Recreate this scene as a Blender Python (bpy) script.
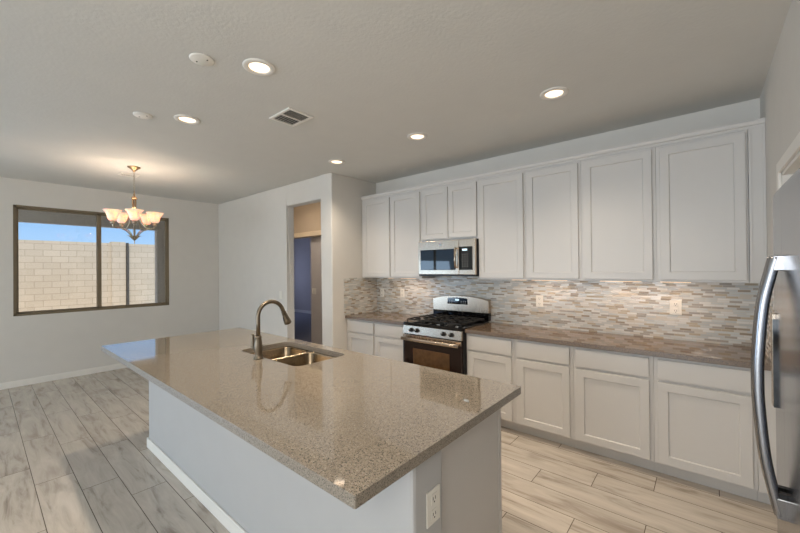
import bpy, bmesh, math, random
from mathutils import Vector, Matrix
random.seed(7)
D = bpy.data
for o in list(D.objects): D.objects.remove(o)
SC = bpy.context.scene
COL = SC.collection
PI = math.pi

# ------------------------------------------------------------------ camera
cam_d = D.cameras.new('camera'); cam = D.objects.new('camera', cam_d); COL.objects.link(cam)
cam_d.sensor_width = 36; cam_d.lens = 359.044 / 800 * 36; cam_d.clip_start = 0.02
R_, U_, F_ = Vector((.76258, .64682, -.00944)), Vector((.01062, .00207, .99994)), Vector((-.64680, .76264, .00529))
cam.matrix_world = Matrix(((R_.x, U_.x, -F_.x, 0), (R_.y, U_.y, -F_.y, 0), (R_.z, U_.z, -F_.z, 1.5315), (0, 0, 0, 1)))
SC.camera = cam

# ------------------------------------------------------------------ view, world, sun, windows' daylight
SC.view_settings.view_transform = 'Standard'; SC.view_settings.look = 'None'
SC.view_settings.exposure = 0.34; SC.view_settings.gamma = 1; SC.view_settings.use_curve_mapping = False
W = D.worlds.new('world'); SC.world = W; W.use_nodes = True
wn = W.node_tree.nodes; wl = W.node_tree.links
tcw = wn.new('ShaderNodeTexCoord'); sx = wn.new('ShaderNodeSeparateXYZ'); wl.new(tcw.outputs['Generated'], sx.inputs[0])
rw = wn.new('ShaderNodeValToRGB'); wl.new(sx.outputs[2], rw.inputs[0])
for e, (p, c) in zip([rw.color_ramp.elements[0], rw.color_ramp.elements[1], rw.color_ramp.elements.new(.12)], ((0, (.52, .74, 1, 1)), (1, (.10, .24, .62, 1)), (.12, (.30, .56, .95, 1)))): e.position = p; e.color = c
wl.new(rw.outputs[0], wn['Background'].inputs[0]); wn['Background'].inputs[1].default_value = .90

def lamp(name, kind, loc, energy, color=(1, 1, 1), rot=None, direction=None, **kw):
    l = D.lights.new(name, kind); l.energy = energy; l.color = color
    for k, v in kw.items(): setattr(l, k, v)
    o = D.objects.new(name, l); COL.objects.link(o); o.location = loc
    if direction is not None: o.rotation_euler = Vector(direction).to_track_quat('-Z', 'Y').to_euler()
    return o
lamp('sun', 'SUN', (0, 0, 10), 2.8, (1, .95, .86), direction=(-.62, .22, -.75), angle=.01)
# daylight entering by the tall glazing behind the camera and by the patio slider
lamp('rear_glazing_daylight', 'AREA', (-2.9, -6.9, 1.05), 158, (.91, .965, 1), direction=(0, 1, .25), shape='RECTANGLE', size=4.9, size_y=1.7)
lamp('patio_slider_daylight', 'AREA', (-7.4, -3.4, .95), 78, (.52, .74, 1), direction=(1, 0, .15), shape='RECTANGLE', size=3.2, size_y=1.7)
lamp('added_fill_light', 'POINT', (.08, -.75, 1.95), 30, (1, .97, .93), shadow_soft_size=.25)  # unseen fill lamp, added to brighten ceiling, right wall and island end
lamp('added_overhead_lamp', 'SPOT', (-.81, 1.125, 2.757), 52, (1, .84, .66), rot=None, direction=(0, 0, -1), spot_size=math.radians(120), spot_blend=.6, shadow_soft_size=.06)  # unseen extra lamp on the can grid, added to brighten the island end
lamp('bedroom_window_daylight', 'AREA', (-11.6, 5.9, 1.4), 14, (.52, .62, 1), direction=(1, 0, 0), shape='RECTANGLE', size=1.6, size_y=1.4)

# ------------------------------------------------------------------ materials
def lin(c): return tuple((x / 12.92 if x <= .04045 else ((x + .055) / 1.055) ** 2.4) for x in [v / 255 for v in c])
def C4(r, g, b): return (*lin((r, g, b)), 1)
class M:
    def __init__(s, name):
        s.m = D.materials.new(name); s.m.use_nodes = True; s.n = s.m.node_tree.nodes; s.l = s.m.node_tree.links; s.b = s.n['Principled BSDF']
    def new(s, t, **kw):
        q = s.n.new(t)
        for k, v in kw.items(): setattr(q, k, v)
        return q
    def link(s, a, b): s.l.new(a, b)
    def math(s, op, a, b=None, c=None):
        q = s.new('ShaderNodeMath', operation=op)
        for i, v in enumerate((a, b, c)):
            if v is None: continue
            if hasattr(v, 'links'): s.link(v, q.inputs[i])
            else: q.inputs[i].default_value = v
        return q.outputs[0]
    def mix(s, f, a, b):
        q = s.new('ShaderNodeMix', data_type='RGBA')
        for i, v in ((0, f), (6, a), (7, b)):
            if hasattr(v, 'links'): s.link(v, q.inputs[i])
            else: q.inputs[i].default_value = v
        return q.outputs[2]
    def noise(s, vec, scale, detail=2, rough=.5):
        q = s.new('ShaderNodeTexNoise'); q.inputs['Scale'].default_value = scale; q.inputs['Detail'].default_value = detail; q.inputs['Roughness'].default_value = rough
        if vec is not None: s.link(vec, q.inputs['Vector'])
        return q
    def ramp(s, f, stops, interp='LINEAR'):
        q = s.new('ShaderNodeValToRGB'); q.color_ramp.interpolation = interp; e = q.color_ramp.elements
        while len(e) < len(stops): e.new(.5)
        for i, (p, c) in enumerate(stops): e[i].position = p; e[i].color = c
        s.link(f, q.inputs[0]); return q.outputs[0]
    def pos(s): return s.new('ShaderNodeNewGeometry').outputs['Position']
    def sep(s, v):
        q = s.new('ShaderNodeSeparateXYZ'); s.link(v, q.inputs[0]); return q.outputs
    def comb(s, *a):
        q = s.new('ShaderNodeCombineXYZ')
        for i, v in enumerate(a):
            if hasattr(v, 'links'): s.link(v, q.inputs[i])
            else: q.inputs[i].default_value = v
        return q.outputs[0]
    def bump(s, h, strength, dist=.01):
        q = s.new('ShaderNodeBump'); q.inputs['Strength'].default_value = strength; q.inputs['Distance'].default_value = dist
        s.link(h, q.inputs['Height']); s.link(q.outputs[0], s.b.inputs['Normal'])
    def set(s, **kw):
        for k, v in kw.items():
            i = s.b.inputs[k.replace('_', ' ')]
            if hasattr(v, 'links'): s.link(v, i)
            else: i.default_value = v
        return s

def plain(name, rgb, rough=.5, metal=0, spec=.5, var=.03, scale=6, bump=0, bscale=200, coat=0):
    m = M(name); c = C4(*rgb); p = m.pos()
    n = m.noise(p, scale, 3)
    d = (c[0] * (1 - var), c[1] * (1 - var), c[2] * (1 - var), 1); e = tuple(min(1, x * (1 + var)) for x in c[:3]) + (1,)
    m.set(Base_Color=m.mix(n.outputs[0], d, e), Roughness=rough, Metallic=metal)
    m.b.inputs['Specular IOR Level'].default_value = spec
    if coat: m.b.inputs['Coat Weight'].default_value = coat
    if bump: m.bump(m.noise(p, bscale, 3).outputs[0], bump, .004)
    return m.m
def emit(name, rgb, strength):
    m = M(name); c = C4(*rgb); m.set(Base_Color=c, Emission_Color=c, Emission_Strength=strength, Roughness=.4); return m.m
def steel(name, rgb, rough=.25, stretch=(2, 2, 120), amount=.12):
    m = M(name); mp = m.new('ShaderNodeMapping'); mp.inputs['Scale'].default_value = stretch; m.link(m.pos(), mp.inputs[0])
    n = m.noise(mp.outputs[0], 6, 4); c = C4(*rgb)
    m.set(Base_Color=m.mix(n.outputs[0], tuple(x * (1 - amount) for x in c[:3]) + (1,), tuple(min(1, x * (1 + amount)) for x in c[:3]) + (1,)),
          Roughness=m.math('MULTIPLY_ADD', n.outputs[0], .12, rough - .06), Metallic=1); return m.m

mt = {}
mt['wall'] = plain('wall_paint', (220, 216, 209), .75, spec=.3, bump=.05, bscale=90)
mt['ceiling'] = plain('ceiling_paint', (218, 217, 212), .85, spec=.2, bump=.32, bscale=50)
mt['half_wall'] = plain('half_wall_dimmed_paint', (188, 187, 185), .6, spec=.3, bump=.05, bscale=90)  # wall paint's colour darkened to tone down the light on the half wall
mt['hall'] = plain('hall_paint', (198, 180, 155), .8, spec=.2)
mt['bed'] = plain('bedroom_paint', (196, 190, 186), .8, spec=.2)
mt['trim'] = plain('trim_paint', (238, 234, 226), .45)
mt['creamtrim'] = plain('hall_trim_paint', (226, 208, 178), .5)
mt['cab'] = plain('cabinet_white_paint', (208, 205, 201), .38, var=.015)
mt['gap'] = plain('cabinet_inside_paint', (214, 209, 200), .5)  # even pale paint, unused
mt['plate'] = plain('white_plastic', (232, 228, 218), .35, var=.01)
mt['slot'] = plain('dark_slot', (40, 38, 36), .5)
mt['bronze'] = plain('bronze_window_frame', (128, 114, 92), .45, metal=.2)
mt['blackgloss'] = plain('black_gloss', (12, 12, 13), .03, spec=.6)
mt['blackmatte'] = plain('black_enamel', (24, 23, 23), .35)
mt['iron'] = plain('cast_iron', (30, 29, 28), .6, bump=.1)
mt['steel'] = steel('brushed_steel', (190, 174, 156), .26, (60, 60, 2))
mt['fridge'] = steel('refrigerator_steel', (142, 142, 146), .17, (40, 40, 1.5), .06)
mt['handle'] = steel('polished_handle_steel', (158, 158, 160), .24, (60, 60, 2), .05)
mt['sink'] = steel('sink_steel', (160, 142, 118), .24, (6, 6, 6), .04)
mt['nickel'] = steel('brushed_nickel', (126, 115, 100), .33, (40, 40, 40), .08)
mt['brass'] = plain('antique_brass', (168, 140, 110), .28, metal=1)
mt['satin'] = plain('satin_nickel_arms', (186, 176, 158), .3, metal=1)
mt['carpet'] = plain('bedroom_carpet', (150, 150, 158), .95, spec=.1, var=.15, scale=60, bump=.4, bscale=300)
mt['stucco'] = plain('patio_stucco', (222, 215, 206), .9, spec=.1, var=.12, scale=25, bump=.5, bscale=40)
mt['soffit'] = plain('patio_soffit', (205, 192, 176), .9, spec=.1)
mt['post'] = plain('dark_steel_post', (70, 66, 62), .6)
mt['yard'] = plain('yard_gravel', (196, 178, 158), .95, spec=.1, var=.2, scale=30, bump=.5, bscale=60)
mt['white_em'] = emit('lamp_lens', (255, 224, 192), 1.7)
mt['cup'] = emit('under_cabinet_lens', (255, 214, 165), 1.2)
mt['display'] = emit('clock_display', (200, 225, 235), .8)
mt['vent_dark'] = plain('vent_grey', (96, 92, 86), .6)
mt['silver'] = plain('silver_badge', (190, 188, 184), .3, metal=1)
mt['oven_glass'] = plain('oven_glass', (92, 66, 40), .05, spec=.6, var=.5, scale=22); mt['oven_black'] = plain('oven_black', (34, 19, 14), .05, spec=.5)
mt['reveal'] = plain('light_grey_button', (170, 168, 164), .5)

# alabaster glass shade
m = M('alabaster_glass'); p = m.pos(); n = m.noise(p, 14, 5, .6)
c = m.ramp(n.outputs[0], [(.3, C4(236, 214, 190)), (.7, C4(255, 246, 232))])
m.set(Base_Color=c, Roughness=.3, Emission_Color=c, Emission_Strength=.24); m.b.inputs['Subsurface Weight'].default_value = .15; mt['alabaster'] = m.m

# window pane: clear, with a fresnel mirror
m = M('window_glass'); m.n.remove(m.b); tr = m.new('ShaderNodeBsdfTransparent'); gl = m.new('ShaderNodeBsdfGlossy'); gl.inputs['Roughness'].default_value = .01
tr.inputs[0].default_value = (.96, .97, .97, 1)
fr = m.new('ShaderNodeFresnel'); fr.inputs[0].default_value = 1.45; mx = m.new('ShaderNodeMixShader')
m.link(fr.outputs[0], mx.inputs[0]); m.link(tr.outputs[0], mx.inputs[1]); m.link(gl.outputs[0], mx.inputs[2]); m.link(mx.outputs[0], m.n['Material Output'].inputs[0]); mt['glass'] = m.m

# speckled quartz
def quartz(name, cols, ior):
    m = M(name); p = m.pos()
    v = m.new('ShaderNodeTexVoronoi'); v.inputs['Scale'].default_value = 380; m.link(p, v.inputs['Vector'])
    wn_ = m.new('ShaderNodeTexWhiteNoise'); m.link(v.outputs['Color'], wn_.inputs['Vector'])
    sp = m.ramp(wn_.outputs[0], [(q, C4(*c)) for q, c in zip((0, .12, .22, .90, .96), cols)], 'CONSTANT')
    n = m.noise(p, 500, 3); sp = m.mix(m.math('MULTIPLY', n.outputs[0], .2), sp, C4(*cols[1]))
    nz = m.sep(m.new('ShaderNodeNewGeometry').outputs['True Normal'])[2]
    m.set(Base_Color=sp, Roughness=m.math('MULTIPLY_ADD', m.math('LESS_THAN', nz, .5), .35, .03), IOR=ior)
    m.b.inputs['Specular IOR Level'].default_value = .8; return m.m
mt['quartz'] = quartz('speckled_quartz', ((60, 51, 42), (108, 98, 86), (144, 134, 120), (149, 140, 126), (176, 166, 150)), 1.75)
mt['counter'] = quartz('shade_toned_quartz', ((44, 37, 30), (80, 66, 53), (118, 98, 79), (124, 104, 85), (152, 134, 114)), 1.6)  # same quartz, colour darkened for edge shade and warmed for lamp glow

# wood-look plank tile floor: rows along X, joints stepping by a third
m = M('wood_plank_tile'); X, Y, Z = m.sep(m.pos())
PW, PL = .2084, 1.02
ry = m.math('DIVIDE', m.math('SUBTRACT', Y, .265), PW); row = m.math('FLOOR', ry); fy = m.math('FRACT', ry)
rx = m.math('DIVIDE', m.math('SUBTRACT', m.math('ADD', X, 4.70), m.math('MULTIPLY', row, .34)), PL); colm = m.math('FLOOR', rx); fx = m.math('FRACT', rx)
w = m.new('ShaderNodeTexWhiteNoise', noise_dimensions='2D'); m.link(m.comb(row, colm, 0), w.inputs['Vector'])
gv = m.comb(m.math('MULTIPLY_ADD', X, 1.3, m.math('MULTIPLY', w.outputs[0], 37)), m.math('MULTIPLY', Y, 9), m.math('MULTIPLY', w.outputs[0], 19))
g1 = m.noise(gv, 1.6, 6, .62); g1.inputs['Distortion'].default_value = .7
gv2 = m.comb(m.math('MULTIPLY_ADD', X, 1.0, m.math('MULTIPLY', w.outputs[0], 11)), m.math('MULTIPLY', Y, 2.5), m.math('MULTIPLY', w.outputs[0], 53))
g2 = m.noise(gv2, 2.4, 3, .5)
gv3 = m.comb(m.math('MULTIPLY', X, 2.0), m.math('MULTIPLY', Y, 60), m.math('MULTIPLY', w.outputs[0], 7)); g3 = m.noise(gv3, 2, 3, .6)
wood = m.ramp(g1.outputs[0], [(.28, C4(140, 128, 116)), (.45, C4(196, 187, 175)), (.62, C4(211, 202, 190)), (.8, C4(221, 212, 201))])
wood = m.mix(m.ramp(g2.outputs[0], [(.58, (0, 0, 0, 1)), (.74, (.55, .55, .55, 1))]), wood, C4(138, 126, 113))
wood = m.mix(m.math('MULTIPLY', g3.outputs[0], .22), wood, C4(163, 149, 134))
wood = m.mix(m.math('MULTIPLY', w.outputs[0], .22), wood, C4(168, 157, 145))
gr = m.math('MAXIMUM', m.math('LESS_THAN', m.math('MINIMUM', fy, m.math('SUBTRACT', 1, fy)), .0105), m.math('LESS_THAN', m.math('MINIMUM', fx, m.math('SUBTRACT', 1, fx)), .0021))
m.set(Base_Color=m.mix(gr, wood, C4(98, 88, 78)), Roughness=m.math('MULTIPLY_ADD', g1.outputs[0], .10, .17))
m.bump(m.math('SUBTRACT', m.math('MULTIPLY', g1.outputs[0], .15), gr), .25, .002); mt['floor'] = m.m

# mosaic strip tile
m = M('mosaic_strip_tile'); X, Y, Z = m.sep(m.pos()); u = m.math('ADD', X, Y)
RH, TL = .0172, .072
rz = m.math('DIVIDE', Z, RH); row = m.math('FLOOR', rz); fz = m.math('FRACT', rz)
wr = m.new('ShaderNodeTexWhiteNoise', noise_dimensions='1D'); m.link(row, wr.inputs['W'])
ru = m.math('ADD', m.math('DIVIDE', u, TL), wr.outputs[0]); cc = m.math('FLOOR', ru); fu = m.math('FRACT', ru)
w = m.new('ShaderNodeTexWhiteNoise', noise_dimensions='2D'); m.link(m.comb(row, cc, 0), w.inputs['Vector'])
split = m.math('GREATER_THAN', m.math('FRACT', m.math('MULTIPLY', w.outputs[0], 17.3)), 2)
tc = m.ramp(w.outputs[0], [(0, C4(216, 215, 210)), (.26, C4(188, 191, 189)), (.44, C4(202, 195, 182)), (.57, C4(176, 162, 138)), (.66, C4(158, 151, 141)), (.78, C4(200, 203, 200)), (.95, C4(146, 131, 110))], 'CONSTANT')
nz = m.noise(m.comb(m.math('MULTIPLY', u, 12), m.math('MULTIPLY', Z, 90), row), 2, 3); tc = m.mix(m.math('MULTIPLY', nz.outputs[0], .25), tc, C4(174, 168, 158))
gr = m.math('MAXIMUM', m.math('LESS_THAN', fz, .14), m.math('LESS_THAN', fu, .03))
m.set(Base_Color=m.mix(gr, tc, C4(196, 188, 176)), Roughness=m.math('MULTIPLY_ADD', m.math('FRACT', m.math('MULTIPLY', w.outputs[0], 7.7)), .4, .1))
m.bump(m.math('SUBTRACT', 1, gr), .35, .002); mt['tile'] = m.m

# concrete block wall
m = M('concrete_block'); X, Y, Z = m.sep(m.pos()); br = m.new('ShaderNodeTexBrick'); m.link(m.comb(m.math('ADD', X, Y), m.math('SUBTRACT', Z, .0), 0), br.inputs['Vector'])
for k, v in (('Scale', 1), ('Mortar Size', .009), ('Brick Width', .406), ('Row Height', .203), ('Mortar Smooth', .3)): br.inputs[k].default_value = v
br.inputs['Color1'].default_value = C4(196, 182, 164); br.inputs['Color2'].default_value = C4(206, 192, 174); br.inputs['Mortar'].default_value = C4(168, 154, 138)
nb = m.noise(m.pos(), 18, 4); m.set(Base_Color=m.mix(m.math('MULTIPLY', nb.outputs[0], .3), br.outputs[0], C4(182, 168, 150)), Roughness=.95); m.b.inputs['Specular IOR Level'].default_value = .1
mt['block'] = m.m

# ------------------------------------------------------------------ mesh helpers
class MB:
    def __init__(s): s.bm = bmesh.new()
    def box(s, x0, x1, y0, y1, z0, z1, mi=0):
        v = [s.bm.verts.new((x, y, z)) for z in (z0, z1) for y in (y0, y1) for x in (x0, x1)]
        for f in ((0, 2, 3, 1), (4, 5, 7, 6), (0, 1, 5, 4), (2, 6, 7, 3), (0, 4, 6, 2), (1, 3, 7, 5)):
            q = s.bm.faces.new([v[i] for i in f]); q.material_index = mi
        return s
    def loft(s, rings, cap=(True, True), mi=0, smooth=True):
        L = [[s.bm.verts.new(p) for p in r] for r in rings]; n = len(L[0])
        for a, b in zip(L, L[1:]):
            for i in range(n):
                q = s.bm.faces.new((a[i], a[(i + 1) % n], b[(i + 1) % n], b[i])); q.smooth = smooth; q.material_index = mi
        if cap[0]: q = s.bm.faces.new(L[0][::-1]); q.material_index = mi
        if cap[1]: q = s.bm.faces.new(L[-1]); q.material_index = mi
        return s
    def lathe(s, prof, c=(0, 0, 0), axis='z', seg=28, mi=0, cap=(True, True), smooth=True):
        rings = []
        for r, h in prof:
            ring = []
            for k in range(seg):
                a = 2 * PI * k / seg; p, q = r * math.cos(a), r * math.sin(a)
                ring.append({'z': (c[0] + p, c[1] + q, c[2] + h), 'x': (c[0] + h, c[1] + p, c[2] + q), 'y': (c[0] + q, c[1] + h, c[2] + p)}[axis])
            rings.append(ring)
        return s.loft(rings, cap, mi, smooth)
    def tube(s, pts, rad, seg=12, mi=0, cap=(True, True), flat=1.0):
        pts = [Vector(p) for p in pts]; n = len(pts)
        if not hasattr(rad, '__len__'): rad = [rad] * n
        t0 = (pts[1] - pts[0]).normalized(); ref = Vector((0, 0, 1)) if abs(t0.z) < .9 else Vector((1, 0, 0))
        u = t0.cross(ref).normalized(); rings = []
        for i, p in enumerate(pts):
            t = (pts[min(i + 1, n - 1)] - pts[max(i - 1, 0)]).normalized()
            u = (u - t * u.dot(t)).normalized(); v = t.cross(u)
            rings.append([p + u * (rad[i] * math.cos(2 * PI * k / seg)) + v * (rad[i] * flat * math.sin(2 * PI * k / seg)) for k in range(seg)])
        return s.loft(rings, cap, mi)
    def prism(s, pts, axis, d0, d1, mi=0):
        def P(a, b, d): return {'x': (d, a, b), 'y': (a, d, b), 'z': (a, b, d)}[axis]
        return s.loft([[P(a, b, d0) for a, b in pts], [P(a, b, d1) for a, b in pts]], mi=mi, smooth=False)
    def shaker(s, x0, x1, yb, yf, z0, z1, st=.058, rec=.010, mi=0):
        """door facing -Y: frame ring sloping to a recessed panel"""
        b = .006
        O = [(x0, z0), (x1, z0), (x1, z1), (x0, z1)]
        I = [(x0 + st, z0 + st), (x1 - st, z0 + st), (x1 - st, z1 - st), (x0 + st, z1 - st)]
        J = [(x0 + st + b, z0 + st + b), (x1 - st - b, z0 + st + b), (x1 - st - b, z1 - st - b), (x0 + st + b, z1 - st - b)]
        e = .002
        Oe = [(x0 + e, z0 + e), (x1 - e, z0 + e), (x1 - e, z1 - e), (x0 + e, z1 - e)]
        rings = [[(a, yb, c) for a, c in O], [(a, yf + e, c) for a, c in O], [(a, yf, c) for a, c in Oe], [(a, yf, c) for a, c in I], [(a, yf + rec, c) for a, c in J]]
        return s.loft(rings, mi=mi, smooth=False)
    def build(s, name, mats, parent=None, bevel=0, solid=0, sub=0):
        bmesh.ops.recalc_face_normals(s.bm, faces=s.bm.faces)
        me = D.meshes.new(name)
        off = Vector((0, 0, 0)); q = parent
        while q is not None: off += q.location; q = q.parent
        if off.length: bmesh.ops.translate(s.bm, verts=s.bm.verts, vec=-off)
        s.bm.to_mesh(me); s.bm.free()
        if not isinstance(mats, (list, tuple)): mats = [mats]
        for k in mats: me.materials.append(mt[k])
        o = D.objects.new(name, me); COL.objects.link(o); o.parent = parent
        if solid: md = o.modifiers.new('solid', 'SOLIDIFY'); md.thickness = solid; md.offset = 1
        if bevel: md = o.modifiers.new('bevel', 'BEVEL'); md.width = bevel; md.segments = 2; md.limit_method = 'ANGLE'; md.angle_limit = .6
        return o
def rrect(x0, x1, y0, y1, r, z, n=6):
    pts = []
    for cx, cy, a0 in ((x1 - r, y0 + r, -PI / 2), (x1 - r, y1 - r, 0), (x0 + r, y1 - r, PI / 2), (x0 + r, y0 + r, PI)):
        for k in range(n + 1):
            a = a0 + PI / 2 * k / n; pts.append((cx + r * math.cos(a), cy + r * math.sin(a), z))
    return pts
def box(name, mats, parent, x0, x1, y0, y1, z0, z1, bevel=0): return MB().box(x0, x1, y0, y1, z0, z1).build(name, mats, parent, bevel)
def tag(o, label=None, cat=None, group=None, kind=None):
    for k, v in (('label', label), ('category', cat), ('group', group), ('kind', kind)):
        if v: o[k] = v
    return o
def thing(name, label, cat, loc, group=None):
    o = D.objects.new(name, None); COL.objects.link(o); o.location = loc; o.empty_display_size = .1
    return tag(o, label, cat, group)
def struct(name, mb, mats, parent=None, bevel=0, label=None, cat=None):
    o = mb.build(name, mats, parent, bevel)
    if parent is None: tag(o, label, cat, kind='structure')
    return o
def copy_tree(root, loc, label=None, rz=0, group=None):
    r = root.copy(); COL.objects.link(r); r.location = loc; r.rotation_euler = (0, 0, rz)
    if label: r['label'] = label
    if group: r['group'] = group
    for ch in list(root.children):
        c = ch.copy(); COL.objects.link(c); c.parent = r
        for g in list(ch.children):
            d = g.copy(); COL.objects.link(d); d.parent = c
    return r
def smooth_path(pts, n=8):
    pts = [Vector(p) for p in pts]; out = []
    P = [pts[0] * 2 - pts[1]] + pts + [pts[-1] * 2 - pts[-2]]
    for i in range(1, len(P) - 2):
        a, b, c, d = P[i - 1:i + 3]
        for k in range(n):
            t = k / n; out.append(.5 * ((2 * b) + (c - a) * t + (2 * a - 5 * b + 4 * c - d) * t * t + (3 * b - a - 3 * c + d) * t ** 3))
    out.append(pts[-1]); return out

# ------------------------------------------------------------------ the setting
XL, YD, XD, YC, XR, H = -7.007, 2.956, -3.651, 3.781, .327, 2.777
YR, T = -6.6, .13
struct('floor', MB().box(XL - .14, XR + 1.3, YR - .14, 4.25, -.1, 0), 'floor')
struct('ceiling', MB().box(-12, XR + 1.7, YR - .14, 7.6, H, H + .15), 'ceiling')
b = MB()   # window wall with the dining window and the patio slider
wy0, wy1, wz0, wz1 = .314, 2.139, .94, 2.432
sy0, sy1, sz1 = -5.1, -1.7, 2.3
b.box(XL - .14, XL, YR, sy0, 0, H).box(XL - .14, XL, sy0, sy1, sz1, H).box(XL - .14, XL, sy1, wy0, 0, H).box(XL - .14, XL, wy0, wy1, 0, wz0).box(XL - .14, XL, wy0, wy1, wz1, H).box(XL - .14, XL, wy1, 4.12, 0, H)
struct('wall_left', b, 'wall')
b = MB(); dx0, dx1, dz = -4.695, -3.870, 2.464
b.box(XL, dx0, YD, YD + T, 0, H).box(dx0, dx1, YD, YD + T, dz, H).box(dx1, XD, YD, YD + T, 0, H).box(XD - T, XD, YD + T, YC + T, 0, H)
bmesh.ops.remove_doubles(b.bm, verts=b.bm.verts, dist=1e-4)
struct('wall_front', b, 'wall', bevel=.012)
struct('wall_back', MB().box(XD, XR + .13, YC, YC + T, 0, H), 'wall')
ry0, ry1, rz1 = .90, 1.92, 1.86          # refrigerator alcove
py0, py1, pz1 = 2.02, 2.845, 2.035       # pantry doorway
b = MB(); xa, xb = XR, XR + .13
b.box(xa, xb, YR, ry0, 0, H).box(xa, xb, ry0, ry1, rz1, H).box(xa, xb, ry1, py0, 0, H).box(xa, xb, py0, py1, pz1, H).box(xa, xb, py1, YC, 0, H)
b.box(xb, xb + .72, ry0 - .1, ry0, 0, rz1).box(xb, xb + .72, ry1, ry1 + .08, 0, H).box(xb + .72, xb + .80, ry0 - .1, ry1 + .08, 0, rz1 + .1).box(xb, xb + .72, ry0, ry1, rz1, rz1 + .1)
b.box(xb, xb + 1.1, py1 + .35, py1 + .45, 0, H).box(xb + 1.1, xb + 1.2, py0 - .1, py1 + .45, 0, H)
b.box(xb + 1.4, xb + 1.5, YR - .1, YC + .2, 0, H).box(xb, xb + 1.5, YC - .001, YC + .2, 0, H)  # unseen outer walls, added to keep stray sun off the floor
struct('wall_right', b, 'wall')
b = MB()   # wall behind the camera with its tall glazing
b.box(XL - .14, -5.1, YR - .14, YR, 0, H).box(-5.1, -.1, YR - .14, YR, 2.42, H).box(-5.1, -.1, YR - .14, YR, 0, .1).box(-.1, XR + .13, YR - .14, YR, 0, H)
struct('wall_rear', b, 'wall')
# hall and bedroom beyond the opening
b = MB(); b.box(-11.9, -6.5, 4.12, 4.25, 0, H).box(-6.5, XD - T, 4.12, 4.25, 2.25, H)
struct('wall_hall', b, 'hall')
struct('wall_partition', MB().box(-5.905, XD - T, 4.251, 4.37, 0, H), 'bed')
b = MB(); b.box(-12, -5.6, 7.38, 7.5, 0, H).box(-12, -11.9, 4.12, 7.5, 0, H).box(-5.78, -5.66, 4.37, 7.38, 0, H)
struct('wall_bedroom', b, 'bed')
struct('floor_bedroom', MB().box(-11.9, XD, 4.25, 7.4, -.1, .012), 'carpet')
struct('trim_1', MB().box(-6.5, XD - T, 4.095, 4.27, 2.16, 2.25), 'creamtrim', bevel=.006)
struct('baseboard_bedroom', MB().box(-11.9, -5.8, 7.365, 7.38, .012, .11), 'trim')
struct('baseboard_left', MB().box(XL, XL + .014, sy1, YD, 0, .085), 'trim', bevel=.005)
struct('baseboard_front', MB().box(XL + .014, dx0, YD - .014, YD, 0, .085), 'trim', bevel=.005)
# dining window: two lights, the near one sliding in front
w = tag(D.objects.new('window_1', None), kind='structure'); COL.objects.link(w); w.location = (XL, (wy0 + wy1) / 2, wz0)
xi, xo = XL - .012, XL - .085; f = .03
b = MB(); b.box(xo, xi, wy0, wy0 + f, wz0, wz1).box(xo, xi, wy1 - f, wy1, wz0, wz1).box(xo, xi, wy0, wy1, wz0, wz0 + f).box(xo, xi, wy0, wy1, wz1 - f, wz1)
b.build('window_frame', 'bronze', w, .003)
ym = 1.208
for i, (a, c, x) in enumerate(((wy0 + f, ym + .026, xi - .04), (ym - .026, wy1 - f, xi - .005))):
    s_ = .022; sa, sc = (s_, .052) if i == 0 else (.052, .024)
    b = MB(); b.box(x - .028, x, a, a + sa, wz0 + f, wz1 - f).box(x - .028, x, c - sc, c, wz0 + f, wz1 - f).box(x - .028, x, a, c, wz0 + f, wz0 + f + s_).box(x - .028, x, a, c, wz1 - f - s_, wz1 - f)
    sh = b.build('window_sash', 'bronze', w, .002)
    box('window_pane', 'glass', w, x - .016, x - .012, a + sa - .003, c - sc + .003, wz0 + f + s_ - .003, wz1 - f - s_ + .003)
# patio slider and rear glazing, seen only in reflections
for nm, axis, a0, a1, at, z0, z1 in (('window_2', 'x', sy0, sy1, XL - .1, 0, sz1), ('window_3', 'y', -5.1, -.1, YR - .1, .1, 2.42)):
    w = tag(D.objects.new(nm, None), kind='structure'); COL.objects.link(w); w.location = (0, 0, 0)
    b = MB(); am = (a0 + a1) / 2
    for p, q, r, t_ in ((a0, a0 + .05, z0, z1), (a1 - .05, a1, z0, z1), (am - .04, am + .04, z0, z1), (a0, a1, z0, z0 + .05), (a0, a1, z1 - .05, z1)):
        if axis == 'x': b.box(at, at + .05, p, q, r, t_)
        else: b.box(p, q, at, at + .05, r, t_)
    b.build('window_frame', 'bronze', w)
# pantry doorway casing and jamb
d = tag(D.objects.new('door_1', None), kind='structure'); COL.objects.link(d); d.location = (XR, (py0 + py1) / 2, 0)
b = MB(); c = .062
b.box(XR - .014, XR, py0 - c, py0, 0, pz1 + c).box(XR - .014, XR, py1, py1 + c, 0, pz1 + c).box(XR - .014, XR, py0, py1, pz1, pz1 + c)
b.build('door_casing', 'trim', d, .004)
b = MB(); b.box(XR, xb, py0, py0 + .018, 0, pz1).box(XR, xb, py1 - .018, py1, 0, pz1).box(XR, xb, py0, py1, pz1 - .018, pz1).box(XR + .05, XR + .08, py0 + .018, py1 - .018, pz1 - .032, pz1 - .018)
b.build('door_jamb', 'trim', d)

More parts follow.
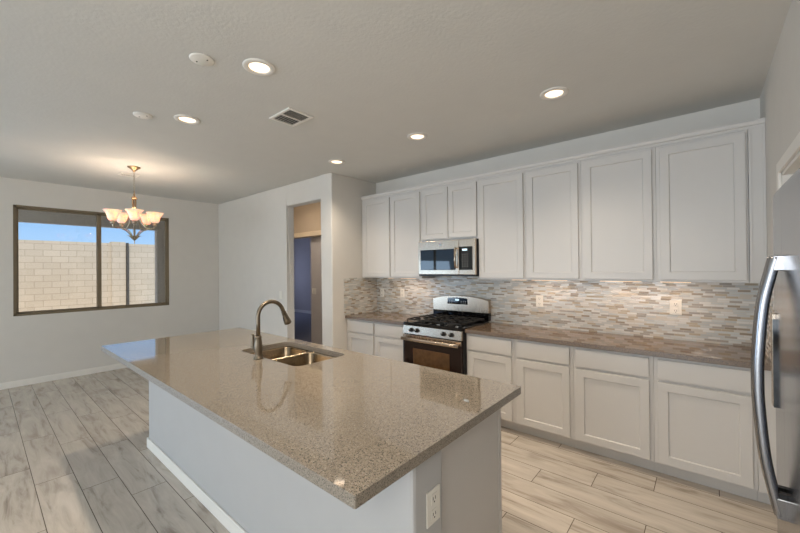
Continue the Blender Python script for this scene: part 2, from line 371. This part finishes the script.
# ------------------------------------------------------------------ outside the dining window
tag(MB().box(-20, XL - .14, -12, 4.1, -.15, -.05).build('yard_ground', 'yard'), kind='structure')
tag(MB().box(-16.45, -16.2, -8, 5.6, -.05, 2.535).box(-16.46, -16.14, 3.115, 3.525, -.05, 2.585).build('block_wall', 'block'), 'tan concrete block garden wall with a pilaster, seen through the dining window', 'wall', kind='thing')
tag(box('fence_post', 'post', None, -16.19, -16.1, 3.548, 3.612, -.05, 2.56), 'slim dark steel post against the tan block wall outside', 'post')
pr = thing('patio_cover', 'brown stucco patio roof on a square post beyond the dining window', 'patio roof', (-8.6, 0, 0))
box('roof', 'soffit', pr, -10.3, XL - .145, -6, 4.0, 2.80, 2.98)
box('beam', 'stucco', pr, -10.15, -9.95, -6, 4.0, 2.50, 2.80)
box('post', 'stucco', pr, -10.15, -9.97, 2.79, 2.99, -.05, 2.50)

# ------------------------------------------------------------------ cabinets
ZUB, ZUT, YU = 1.406, 2.478, 3.4895
def upper(x0, x1, doors, label, z0=ZUB, d0=1.424, light=None, d1=2.458):
    t = thing('wall_cabinet', label, 'cabinet', ((x0 + x1) / 2, YC, z0), 'white wall cabinets')
    box('body', 'cab', t, x0 + .0006, x1 - .0006, YU, YC - .012, z0, ZUT, .001)
    for a, c in doors: MB().shaker(a, c, YU, YU - .02, d0, d1).build('door', 'cab', t)
    if light:
        a, c, e = light
        box('light_bar', ['cup'], t, a, c, YU + .04, YU + .08, z0 - .004, z0 - .0005, .001)
        l = lamp('under_cabinet_glow', 'AREA', ((a + c) / 2, YU + .06, z0 - .007), e * 1.0, (1, .70, .48), direction=(0, .06, -1), shape='RECTANGLE', size=c - a, size_y=.03)
    return t
upper(XD, -3.108, [(-3.602, -3.121)], 'tall white single-door wall cabinet in the far corner, beside the beige wall end', light=(-3.2, -3.12, 0.27))
upper(-3.108, -2.610, [(-3.095, -2.627)], 'tall white single-door wall cabinet just left of the microwave', light=(-2.98, -2.76, 0.78))
upper(-2.610, -1.845, [(-2.592, -2.227), (-2.217, -1.863)], 'short white two-door wall cabinet above the microwave', 1.845, 1.870)
upper(-1.845, -1.338, [(-1.838, -1.355)], 'tall white single-door wall cabinet just right of the microwave', light=(-1.5, -1.36, 0.24))
upper(-1.338, -.835, [(-1.320, -.856)], 'white wall cabinet second to the right of the microwave', light=(-1.30, -.98, 0.78))
upper(-.835, -.288, [(-.812, -.313)], 'wide white wall cabinet third to the right of the microwave', light=(-.70, -.40, 0.78))
upper(-.288, .240, [(-.263, .226)], 'widest white wall cabinet, last before the filler strip at the right wall', light=(-.27, -.08, 0.60))
tag(MB().box(.241, XR - .001, YU - .006, YU + .03, ZUB, ZUT).box(.241, .256, YU - .012, YU, ZUB, ZUT).box(.312, XR - .001, YU - .012, YU, ZUB, ZUT).build('cabinet_filler', 'cab', None, .001), 'narrow white filler strip between the last wall cabinet and the right wall', 'filler')
b = MB(); b.prism([(YU - .006, ZUT), (YU - .006, ZUT + .02), (YU - .016, ZUT + .026), (YU - .022, ZUT + .044), (YU - .022, ZUT + .056), (YU + .03, ZUT + .056), (YU + .03, ZUT)], 'x', XD + .001, XR - .001)
tag(b.build('crown_molding', 'cab'), 'white crown molding running along the top of the wall cabinets', 'molding')

YB, ZB = 3.195, .876
def base(x0, x1, doors, label):
    t = thing('base_cabinet', label, 'cabinet', ((x0 + x1) / 2, YC, 0), 'white base cabinets')
    box('body', 'cab', t, x0 + .0006, x1 - .0006, YB, YC - .005, .10, ZB, .001)
    box('toe_kick', 'cab', t, x0 + .0006, x1 - .0006, 3.272, 3.29, 0.001, .10)
    for a, c in doors:
        MB().shaker(a, c, YB, YB - .02, .114, .695).build('door', 'cab', t)
        box('drawer_front', 'cab', t, a, c, YB - .02, YB, .717, .857, .002)
    return t
base(XD, -3.124, [(-3.603, -3.141)], 'white base cabinet in the far corner left of the range')
base(-3.124, -2.615, [(-3.106, -2.632)], 'white base cabinet directly left of the range')
base(-1.839, -1.337, [(-1.816, -1.363)], 'white base cabinet directly right of the range')
base(-1.337, -.839, [(-1.309, -.864)], 'white base cabinet second to the right of the range, behind the island corner')
base(-.839, -.292, [(-.814, -.318)], 'white base cabinet third to the right of the range, left of the widest one')
base(-.292, .245, [(-.267, .222)], 'widest white base cabinet, last before the refrigerator')
tag(MB().box(.2455, XR - .001, YB, YB + .03, .10, ZB).box(.2455, XR - .001, 3.272, 3.29, .001, .10).build('cabinet_filler', 'cab', None, .001), 'narrow white filler below the counter end at the right wall', 'filler')
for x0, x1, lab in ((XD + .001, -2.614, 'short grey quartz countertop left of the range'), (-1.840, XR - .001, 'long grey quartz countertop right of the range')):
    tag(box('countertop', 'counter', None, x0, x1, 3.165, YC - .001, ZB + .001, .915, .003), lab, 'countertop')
b = MB(); zt = ZUB - .001
b.box(XD + .0005, XR - .0005, YC - .010, YC - .0005, .9155, zt).box(-2.60, -1.86, YC - .010, YC - .0005, zt, 1.44).box(XD + .0005, XD + .010, 3.148, YC - .010, .9155, zt + .003).box(XR - .010, XR - .0005, 3.165, YC - .010, .9155, zt)
tag(b.build('backsplash', 'tile'), 'mosaic strip tile backsplash in grey, white and tan behind the counters', 'backsplash')

# ------------------------------------------------------------------ outlets and switches
def plate(name, label, cat, at, face, kind, w=.072, h=.118, gang=1, group=None):
    """plate facing -y, -x or +x"""
    t = thing(name, label, cat, at, group); x, y, z = at
    def bx(nm, mk, a0, a1, d0, d1, z0, z1, bev=0):
        if face == '-y': return box(nm, mk, t, x + a0, x + a1, y - d1, y - d0, z + z0, z + z1, bev)
        return box(nm, mk, t, x + d0, x + d1, y + a0, y + a1, z + z0, z + z1, bev)
    bx('cover_plate', 'plate', -w / 2, w / 2, 0.0005, .006, -h / 2, h / 2, .002)
    if kind == 'outlet':
        for zc in (-.028, .028):
            bx('socket', 'plate', -.017, .017, .006, .0085, zc - .019, zc + .019, .004)
            for a in (-.0085, .0055): bx('slot', 'slot', a, a + .003, .0086, .0092, zc - .003, zc + .008)
            bx('ground_hole', 'slot', -.003, .003, .0086, .0092, zc - .013, zc - .008)
    else:
        for g in range(gang):
            c = (g - (gang - 1) / 2) * .046
            bx('rocker', 'plate', c - .017, c + .017, .006, .010, -.034, .034, .003)
    return t
yt = YC - .0105
plate('outlet', 'white outlet on the tile in the far corner, nearest the beige wall end', 'outlet', (-3.535, yt, 1.185), '-y', 'outlet')
plate('outlet', 'white outlet plate on the tile just left of the range', 'outlet', (-3.157, yt, 1.195), '-y', 'outlet')
plate('outlet', 'white outlet on the tile midway between range and right wall', 'outlet', (-1.306, yt, 1.180), '-y', 'outlet')
plate('outlet', 'white outlet on the tile under the widest wall cabinet', 'outlet', (-.187, yt, 1.184), '-y', 'outlet', w=.08, h=.125)
plate('light_switch', 'white switch plate on the pale wall left of the hall opening', 'switch', (-4.856, YD, 1.15), '-y', 'switch')
plate('light_switch', 'white double switch plate on the grey partition inside the hall opening', 'switch', (-5.80, 4.251, 1.105), '-y', 'switch', w=.118, gang=2)

# ------------------------------------------------------------------ island
IX0, IX1, IY0, IY1 = -3.809, -.730, .6625, 1.822
BX0, BX1, BY0, BY1 = -3.70, -.767, .9636, 1.785
BXP = -.831
isl = thing('kitchen_island', 'long kitchen island with white painted half wall and pale end panel', 'island', ((BX0 + BX1) / 2, 1.3, 0))
ZT = .877
box('half_wall', 'half_wall', isl, BX0, BX1, BY0, 1.146, 0, ZT - .001, .014)
hx0, hx1, hy0, hy1 = -2.735, -1.968, 1.303, 1.728
b = MB(); b.box(BX0 + .01, BX0 + .03, 1.146, BY1, 0, ZT - .001).box(BX0 + .03, BXP - .022, BY1 - .02, BY1, .1, ZT - .001).box(BX0 + .03, BXP - .022, 1.146, BY1 - .02, .1, .12).box(BX0 + .03, BXP - .022, BY1 - .09, BY1 - .075, 0, .1)
b.build('cabinet_body', 'cab', isl, .001)
b = MB(); b.box(BXP - .022, BXP, 1.147, BY1 + .001, 0, ZT - .001).box(BXP, BXP + .004, BY1 - .028, BY1 + .001, 0, ZT - .001)
b.build('end_panel', 'cab', isl, .001)
b = MB(); g = .012
b.box(BX0 - g, BX1 + g, BY0 - g, BY0 - .0005, 0, .085).box(BX0 - g, BX0 - .0005, BY0 - .0005, 1.13, 0, .085).box(BX1 + .0005, BX1 + g, BY0 - .0005, 1.146, 0, .085)
tag(b.build('baseboard', 'trim', isl, .004))
# worktop with the sink cut out
def slab_with_hole(outer, inner, z0, z1):
    b = MB(); bm = b.bm; loops = []
    for z in (z1, z0):
        vs = []
        for ring in (outer, inner):
            v = [bm.verts.new((p[0], p[1], z)) for p in ring]; vs.append(v)
        es = [bm.edges.new((v[i], v[(i + 1) % len(v)])) for v in vs for i in range(len(v))]
        bmesh.ops.triangle_fill(bm, edges=es, use_beauty=True); loops.append(vs)
    for k in (0, 1):
        a, c = loops[0][k], loops[1][k]
        for i in range(len(a)): bm.faces.new((a[i], a[(i + 1) % len(a)], c[(i + 1) % len(a)], c[i]))
    return b
b = slab_with_hole(rrect(IX0, IX1, IY0, IY1, .006, 0, 3), rrect(hx0, hx1, hy0, hy1, .06, 0), ZT, .915)
tag(b.build('island_worktop', 'quartz', None, .002), 'long grey speckled quartz worktop on the island, with a sink cut in', 'worktop')
plate('outlet', 'white outlet low on the near end of the island', 'outlet', (BX1, 1.075, .665), '+x', 'outlet', w=.082, h=.125)

# sink, two bowls under the worktop
sk = thing('kitchen_sink', 'double-bowl stainless undermount sink in the island worktop', 'sink', ((hx0 + hx1) / 2, (hy0 + hy1) / 2, ZT))
xm = -2.415
for x0, x1 in ((hx0 - .004, xm - .010), (xm + .010, hx1 + .004)):
    y0, y1, z = hy0 - .004, hy1 + .004, ZT - .002
    b = MB(); b.loft([rrect(x0 - .009, x1 + .009, y0 - .02, y1 + .02, .075, z), rrect(x0, x1, y0, y1, .07, z), rrect(x0 + .003, x1 - .003, y0 + .003, y1 - .003, .068, z - .01),
                      rrect(x0 + .010, x1 - .010, y0 + .010, y1 - .010, .065, z - .15), rrect(x0 + .025, x1 - .025, y0 + .025, y1 - .025, .06, z - .18), rrect(x0 + .06, x1 - .06, y0 + .06, y1 - .06, .05, z - .187)], cap=(False, True))
    bo = b.build('bowl', 'sink', sk)
    MB().lathe([(.045, 0), (.045, .004), (.036, .005), (.030, .001), (.012, .001), (.010, .006)], ((x0 + x1) / 2, (y0 + y1) / 2, z - .1868), seg=24).build('drain', 'steel', bo)

# faucet
fx, fy, fz = -2.366, 1.262, .9152
fc = thing('kitchen_faucet', 'brushed nickel gooseneck pull-down faucet standing at the edge of the sink', 'faucet', (fx, fy, fz))
MB().lathe([(.032, 0), (.033, .004), (.031, .010), (.026, .016), (.024, .03), (.028, .06), (.029, .085), (.025, .115), (.021, .14), (.023, .145), (.023, .155), (.016, .16)], (fx, fy, fz), seg=24).build('body', 'nickel', fc)
pts = [(fx, fy, fz + .155), (fx, fy, fz + .24), (fx, fy, fz + .29)]
R = .098
for k in range(1, 17):
    a = PI - k / 16 * (PI * .90); pts.append((fx, fy + R + R * math.cos(a), fz + .29 + R * math.sin(a)))
e = Vector(pts[-1]); dv = (Vector(pts[-1]) - Vector(pts[-2])).normalized()
pts.append(tuple(e + dv * .012))
MB().tube(pts, .0142, 16).build('spout', 'nickel', fc)
h0 = e + dv * .012
sp = MB().tube([h0, h0 + dv * .006, h0 + dv * .008, h0 + dv * .03, h0 + dv * .058, h0 + dv * .082, h0 + dv * .098, h0 + dv * .103], [.0142, .018, .0165, .018, .022, .0265, .0275, .022], 20).build('spray_head', 'nickel', fc)
MB().tube([h0 + dv * .035 + Vector((0, -.012, -.012)), h0 + dv * .066 + Vector((0, -.017, -.014))], .0065, 10).build('spray_button', 'blackmatte', sp)
lv = MB().tube([(fx - .018, fy, fz + .060), (fx - .058, fy, fz + .063), (fx - .072, fy, fz + .065)], [.012, .012, .010], 14)
lv.tube(smooth_path([(fx - .066, fy, fz + .058), (fx - .072, fy, fz + .085), (fx - .076, fy, fz + .125), (fx - .077, fy, fz + .160)], 5), [.0075 + .0025 * math.sin(k / 15 * PI * .9) + .002 * k / 15 for k in range(16)], 12)
lv.build('lever', 'nickel', fc)

# ------------------------------------------------------------------ gas range
RX0, RX1, RYF, RYB = -2.604, -1.844, 3.105, 3.762
rg = thing('gas_range', 'stainless and black gas range standing between the counters', 'range', ((RX0 + RX1) / 2, (RYF + RYB) / 2, 0))
box('body', 'blackmatte', rg, RX0, RX1, RYF + .035, RYB - .03, .03, .895, .003)
for sx in (RX0 + .04, RX1 - .04):
    for sy in (RYF + .09, RYB - .07): MB().lathe([(.016, 0), (.016, .03)], (sx, sy, 0), seg=12).build('foot', 'blackmatte', rg)
ct = box('cooktop', 'blackgloss', rg, RX0 - .001, RX1 + .001, RYF + .012, RYB - .06, .896, .930, .006)
b = MB(); b.prism([(RYF + .034, .800), (RYF - .004, .806), (RYF + .012, .896), (RYF + .034, .896)], 'x', RX0 + .002, RX1 - .002)
cp = b.build('control_panel', 'steel', rg, .002)
for kx in (-2.478, -2.400, -2.058, -1.962):
    k = MB().lathe([(.0235, 0), (.0235, -.006), (.019, -.008), (.018, -.026), (.016, -.029)], (kx, RYF + .003, .852), 'y', 20).build('knob', 'blackmatte', cp)
    box('pointer', 'silver', k, kx - .0025, kx + .0025, RYF - .031, RYF - .024, .853, .869)
dr = MB().box(RX0 + .004, RX1 - .004, RYF, RYF + .034, .215, .795).build('oven_door', 'oven_black', rg, .004)
box('window', 'oven_glass', dr, -2.455, -1.985, RYF - .002, RYF + .003, .36, .655, .004)
box('door_top_rail', 'steel', dr, RX0 + .004, RX1 - .004, RYF - .004, RYF + .002, .752, .796, .002)
b = MB(); b.tube([(RX0 + .02, RYF - .045, .757), (-2.4, RYF - .052, .757), (-2.23, RYF - .054, .757), (-2.06, RYF - .052, .757), (RX1 - .02, RYF - .045, .757)], .014, 14, flat=1.35)
b.box(RX0 + .03, RX0 + .06, RYF - .045, RYF, .746, .768).box(RX1 - .06, RX1 - .03, RYF - .045, RYF, .746, .768)
b.build('handle', 'steel', dr)
box('storage_drawer', 'steel', rg, RX0 + .004, RX1 - .004, RYF, RYF + .034, .06, .207, .004)
# backguard with arched top
n = 16; arc = [(RX0 + .002 + (RX1 - RX0 - .004) * k / n, 1.155 + .045 * (1 - abs(2 * k / n - 1) ** 2.6)) for k in range(n + 1)]
yb0 = RYB - .062
b = MB(); b.prism([(RX1 - .002, 1.015), *arc[::-1], (RX0 + .002, 1.015)], 'y', yb0, RYB - .004); bg = b.build('backguard', 'steel', rg, .004)
box('vent_trim', 'blackgloss', rg, RX0 + .002, RX1 - .002, yb0 + .004, RYB - .004, .9305, 1.015, .003)
b = MB(); b.prism([(-2.385, 1.10), (-2.11, 1.10), (-2.115, 1.172), (-2.25, 1.180), (-2.38, 1.172)], 'y', yb0 - .003, yb0 + .002); dp = b.build('display_panel', 'blackgloss', bg, .001)
box('clock', 'display', dp, -2.275, -2.225, yb0 - .0045, yb0 - .0028, 1.142, 1.160)
for r_, z in ((0, 1.118), (1, 1.136)):
    for kx in (-2.355, -2.325, -2.195, -2.165, -2.140): box('button', 'reveal', dp, kx - .006, kx + .006, yb0 - .0042, yb0 - .0028, z - .003, z + .003)
for kx, ky in ((-2.425, 3.24), (-2.425, 3.56), (-2.035, 3.24), (-2.035, 3.56), (-2.229, 3.40)):
    MB().lathe([(.055, 0), (.055, .006), (.040, .007), (.040, .014), (.034, .018)], (kx, ky, .9302), seg=24).build('burner', 'iron', ct)
for gx0, gx1 in ((RX0 + .03, -2.345), (-2.335, -2.122), (-2.112, RX1 - .03)):
    b = MB(); y0, y1, z0, z1, w_ = RYF + .045, RYB - .10, .952, .966, .010
    for yy in (y0, y1 - w_, (y0 + y1) / 2 - w_ / 2): b.box(gx0, gx1, yy, yy + w_, z0, z1)
    for xx in (gx0, gx1 - w_): b.box(xx, xx + w_, y0, y1, z0, z1)
    xc = (gx0 + gx1) / 2
    for yy in ((y0 * 3 + y1) / 4, (y0 + y1 * 3) / 4):
        b.box(gx0, xc - .03, yy - .005, yy + .005, z0, z1 + .004).box(xc + .03, gx1, yy - .005, yy + .005, z0, z1 + .004).box(xc - .005, xc + .005, yy - .14, yy - .03, z0, z1 + .004).box(xc - .005, xc + .005, yy + .03, yy + .14, z0, z1 + .004)
    for xx in (gx0, gx1 - w_):
        for yy in (y0, y1 - w_): b.box(xx, xx + w_, yy, yy + w_, .930, z0)
    b.build('grate', 'iron', rg, .002)

# ------------------------------------------------------------------ over-the-range microwave
MX0, MX1, MY, MZ0, MZ1 = -2.600, -1.846, 3.405, 1.440, 1.842
mw = thing('microwave', 'stainless over-range microwave with black window under the short cabinet', 'microwave', ((MX0 + MX1) / 2, YC, MZ0))
box('body', 'blackmatte', mw, MX0, MX1, MY + .03, YC - .011, MZ0, MZ1, .002)
xs = -2.045
dm = box('door', 'steel', mw, MX0, xs - .002, MY, MY + .03, MZ0 + .018, MZ1, .004)
box('window', 'blackgloss', dm, MX0 + .032, xs - .042, MY - .002, MY + .004, MZ0 + .068, MZ1 - .098, .003)
hb = MB().tube([(xs - .028, MY - .030, MZ0 + .085), (xs - .028, MY - .036, MZ0 + .19), (xs - .028, MY - .030, MZ1 - .085)], .011, 12)
hb.box(xs - .037, xs - .019, MY - .03, MY, MZ0 + .088, MZ0 + .108).box(xs - .037, xs - .019, MY - .03, MY, MZ1 - .108, MZ1 - .088)
hb.build('handle', 'steel', dm)
cpn = box('control_panel', 'steel', mw, xs + .002, MX1, MY, MY + .03, MZ0 + .018, MZ1, .004)
kp = box('keypad', 'blackgloss', cpn, xs - .001, MX1 - .030, MY - .002, MY + .004, MZ0 + .068, MZ1 - .080, .003)
box('clock', 'display', kp, xs + .045, xs + .105, MY - .0032, MY - .0018, MZ1 - .125, MZ1 - .105)
for r_ in range(6):
    for c_ in range(3):
        box('key', 'reveal', kp, xs + .042 + c_ * .030, xs + .052 + c_ * .030, MY - .0030, MY - .0018, MZ0 + .105 + r_ * .026, MZ0 + .110 + r_ * .026)
bd = MB().lathe([(.017, 0), (.017, -.003), (.013, -.0035)], ((MX0 + xs) / 2 + .04, MY, MZ1 - .048), 'y', 24).build('badge', 'silver', dm)
MB().tube([((MX0 + xs) / 2 + .04 + .009 * math.cos(a), MY - .004, MZ1 - .048 + .009 * math.sin(a)) for a in [k / 16 * 2 * PI for k in range(14)]], .0014, 6).build('monogram', 'post', bd)
box('vent_grille', 'blackmatte', mw, MX0 + .004, MX1 - .004, MY + .004, MY + .03, MZ0, MZ0 + .016, .001)

# ------------------------------------------------------------------ refrigerator
FX, FY0, FY1, FZ0, FZ1 = .190, .955, 1.862, .03, 1.796
rf = thing('refrigerator', 'side-by-side stainless refrigerator with bowed handles at the right', 'refrigerator', (.6, (FY0 + FY1) / 2, 0))
box('body', 'blackmatte', rf, FX + .075, 1.10, FY0 + .004, FY1 - .004, .012, 1.77, .004)
box('base_grille', 'blackmatte', rf, FX + .045, FX + .074, FY0 + .01, FY1 - .01, .012, .09)
ysm = 1.678
def fdoor(y0, y1):
    pl = []; n = 14; w_ = y1 - y0
    for k in range(n + 1):
        t = k / n; y = y0 + w_ * t; edge = min(t, 1 - t) * w_
        x = FX + (0 * max(0, 1 - edge / .006) ** 2)
        pl.append((x, y))
    pl += [(FX + .07, y1), (FX + .07, y0)]
    b = MB(); n_ = len(pl)
    def top(x, y, z): return (x, y, z)
    rings = [[(x, y, .10) for x, y in pl], [(x, y, FZ1 - .036) for x, y in pl]]
    for k in range(1, 7):
        a = k / 6 * PI / 2; off = .014 * (1 - math.cos(a)); zz = FZ1 - .036 + .036 * math.sin(a); fr_ = .036 * (1 - math.cos(a)) if y1 == FY1 else 0
        rings.append([(x + (off if x < FX + .05 else 0), min(y, y1 - fr_), zz) for x, y in pl])
    b.loft(rings, smooth=False); return b
d1 = fdoor(FY0, ysm - .0006).build('refrigerator_door', 'fridge', rf)
d2 = fdoor(ysm + .0006, FY1).build('freezer_door', 'fridge', rf)
def fhandle(y, par):
    pts = smooth_path([(FX - .014, y, .735), (FX - .026, y, .79), (FX - .046, y, .91), (FX - .058, y, 1.07), (FX - .060, y, 1.15), (FX - .058, y, 1.24), (FX - .046, y, 1.40), (FX - .026, y, 1.51), (FX - .016, y, 1.556)], 5)
    h = MB().tube(pts, .0135, 14, flat=1.1).build('handle', 'handle', par)
    for z0, z1 in ((.725, .79), (1.512, 1.562)):
        MB().box(FX - .024, FX + .003, y - .013, y + .013, z0, z1).build('bracket', 'handle', h, .003)
    MB().box(FX - .020, FX + .002, y - .010, y + .010, .791, .806).build('bracket_dark_strip', 'blackmatte', h)  # black strip above the lower bracket
fhandle(1.655, d1); fhandle(1.700, d2)
b = MB(); b.box(FX - .011, FX + .002, 1.822, 1.856, 1.03, 1.36)
dsp = b.build('dispenser', 'steel', d2, .003)
box('recess', 'blackgloss', dsp, FX - .009, FX + .001, 1.813, 1.8215, 1.03, 1.34)

# ------------------------------------------------------------------ ceiling fittings
def can(x, y, label, power=52):
    t = thing('recessed_light', label, 'ceiling light', (x, y, H), 'recessed ceiling lights')
    MB().lathe([(.095, -.001), (.095, -.006), (.088, -.009), (.066, -.010), (.060, -.004), (.060, -.001)], (x, y, H), seg=32, cap=(False, False)).build('trim_ring', 'trim', t)
    MB().lathe([(.0605, -.0015), (.0605, -.003), (.03, -.0045), (.001, -.005)], (x, y, H), seg=32).build('lens', 'white_em', t)
    lamp('recessed_lamp', 'SPOT', (x, y, H - .02), power, (1, .85, .68), spot_size=math.radians(122), spot_blend=1.0, shadow_soft_size=.06)
    return t
can(-2.072, 1.125, 'lit recessed ceiling light over the island, nearest the air vent')
can(-3.235, 1.125, 'lit recessed ceiling light over the far island end, nearer the dining area')
can(-.809, 2.678, 'lit recessed ceiling light in front of the cabinets at the right')
can(-2.053, 2.690, 'lit recessed ceiling light in front of the microwave')
can(-3.236, 2.700, 'lit recessed ceiling light by the corner of the pale wall')
def disc(x, y, label):
    t = thing('ceiling_cover', label, 'cover plate', (x, y, H))
    MB().lathe([(.066, -.0005), (.066, -.006), (.060, -.010), (.002, -.011)], (x, y, H), seg=32).build('plate', 'trim', t)
    for k in (-1, 1): MB().lathe([(.0045, -.0095), (.0045, -.0125)], (x + k * .03, y + k * .018, H), seg=10).build('screw', 'slot', t)
disc(-2.247, .862, 'round blank ceiling cover beside the recessed light nearest the vent')
disc(-3.411, .863, 'round blank ceiling cover near the far recessed light over the island')
def vent(x0, x1, y0, y1, label, nslat):
    t = thing('air_vent', label, 'vent', ((x0 + x1) / 2, (y0 + y1) / 2, H)); f = .022
    box('backing', 'vent_dark', t, x0 + f, x1 - f, y0 + f, y1 - f, H - .003, H - .0005)
    b = MB(); b.box(x0, x1, y0, y0 + f, H - .012, H - .0005).box(x0, x1, y1 - f, y1, H - .012, H - .0005).box(x0, x0 + f, y0 + f, y1 - f, H - .012, H - .0005).box(x1 - f, x1, y0 + f, y1 - f, H - .012, H - .0005)
    b.build('frame', 'trim', t, .003)
    xc = x0 + (x1 - x0) * .5
    for k in range(nslat):
        y = y0 + f + (y1 - y0 - 2 * f) * (k + .5) / nslat
        MB().prism([(y - .009, H - .012), (y - .006, H - .012), (y + .006, H - .003), (y + .003, H - .003)], 'x', x0 + f, xc - .004).build('slat', 'trim', t)
    for k in range(nslat):
        x = xc + .004 + (x1 - f - xc - .004) * (k + .5) / nslat
        MB().prism([(x + .007, H - .012), (x + .005, H - .012), (x - .007, H - .003), (x - .005, H - .003)], 'y', y0 + f, y1 - f).build('slat', 'trim', t)
    box('divider', 'trim', t, xc - .004, xc + .004, y0 + f, y1 - f, H - .012, H - .003)
vent(-2.705, -2.415, 1.55, 1.78, 'square louvred white air vent in the ceiling over the island', 8)
vent(-5.74, -5.57, 1.17, 1.375, 'small louvred ceiling vent behind the chandelier', 7)

# ------------------------------------------------------------------ chandelier
cx, cy = -5.204, 1.223
ch = thing('chandelier', 'five-arm chandelier with alabaster bell shades, hanging near the dining window', 'chandelier', (cx, cy, H))
MB().lathe([(.066, -.0005), (.064, -.010), (.050, -.018), (.030, -.032), (.014, -.048), (.010, -.06)], (cx, cy, H), seg=28).build('canopy', 'brass', ch)
b = MB(); z = H - .058
k = 0
while z > 2.500:
    pts = [(cx + (.007 * math.cos(a) if k % 2 else 0), cy + (0 if k % 2 else .007 * math.cos(a)), z - .013 + .015 * math.sin(a)) for a in [j / 10 * 2 * PI for j in range(11)]]
    b.tube(pts, .0022, 6, cap=(False, False)); z -= .023; k += 1
b.build('chain', 'satin', ch)
b = MB(); b.tube([(cx + .018 * math.cos(a), cy + .018 * math.sin(a) * 0, 2.475 + .02 * math.sin(a)) for a in [j / 16 * 2 * PI for j in range(17)]], .003, 8)
b.lathe([(.004, 2.46), (.012, 2.445), (.006, 2.435), (.020, 2.42), (.030, 2.405), (.033, 2.395), (.018, 2.39), (.014, 2.38)], (cx, cy, 0), seg=20)
b.build('top_cup', 'brass', ch)
b = MB()
for k in range(4):
    a = k * PI / 2 + .4; b.tube([(cx + .017 * math.cos(a), cy + .017 * math.sin(a), 2.39), (cx + .017 * math.cos(a), cy + .017 * math.sin(a), 2.22)], .0085, 10)
b.lathe([(.028, 2.225), (.034, 2.215), (.030, 2.195), (.014, 2.18)], (cx, cy, 0), seg=20)
b.build('column', 'brass', ch)
MB().lathe([(.008, 2.185), (.009, 2.06), (.012, 2.0), (.009, 1.95), (.016, 1.925), (.012, 1.905), (.004, 1.89), (.007, 1.872), (.001, 1.858)], (cx, cy, 0), seg=16).build('finial', 'satin', ch)
tc = math.atan2(-cy, -cx)
AR = .212
for k in range(5):
    a = tc + k * 2 * PI / 5; ca, sa = math.cos(a), math.sin(a)
    def P(r, z): return (cx + r * ca, cy + r * sa, z)
    arm = MB().tube(smooth_path([P(.02, 2.205), P(.05, 2.175), P(.08, 2.105), P(.12, 2.050), P(.165, 2.035), P(.20, 2.047), P(AR, 2.085)], 6), .0085, 10)
    arm.tube(smooth_path([P(.145, 2.040), P(.10, 2.020), P(.06, 1.985), P(.03, 1.945), P(.012, 1.925)], 6), .0065, 8)
    am = arm.build('arm', 'satin', ch)
    MB().lathe([(.012, 2.070), (.024, 2.082), (.027, 2.095), (.020, 2.10), (.018, 2.120), (.014, 2.126)], P(AR, 0), seg=18).build('socket_cup', 'satin', am)
    MB().tube(smooth_path([P(.010, 1.90), P(.045, 1.945), P(.080, 1.950)], 5), [.005, .011, .016, .019, .020, .019, .016, .012, .008, .005, .002], 8, flat=.3).build('leaf', 'satin', am)
    sh = MB().lathe([(.021, 2.116), (.034, 2.122), (.043, 2.138), (.048, 2.160), (.055, 2.188), (.068, 2.214), (.084, 2.232), (.088, 2.236)], P(AR, 0), seg=28, cap=(True, False)).build('shade', 'alabaster', ch, solid=.004)
    MB().lathe([(.010, 2.118), (.014, 2.135), (.022, 2.155), (.024, 2.172), (.018, 2.188), (.006, 2.196)], P(AR, 0), seg=16).build('bulb', 'white_em', sh)
    lamp('bulb_light', 'POINT', P(AR, 2.215), 1.9, (1, .86, .72), shadow_soft_size=.03)
lamp('hall_light', 'AREA', (-5.45, 3.23, 2.76), 8, (1, .85, .72), direction=(0, .1, -1), shape='RECTANGLE', size=1.2, size_y=.14)
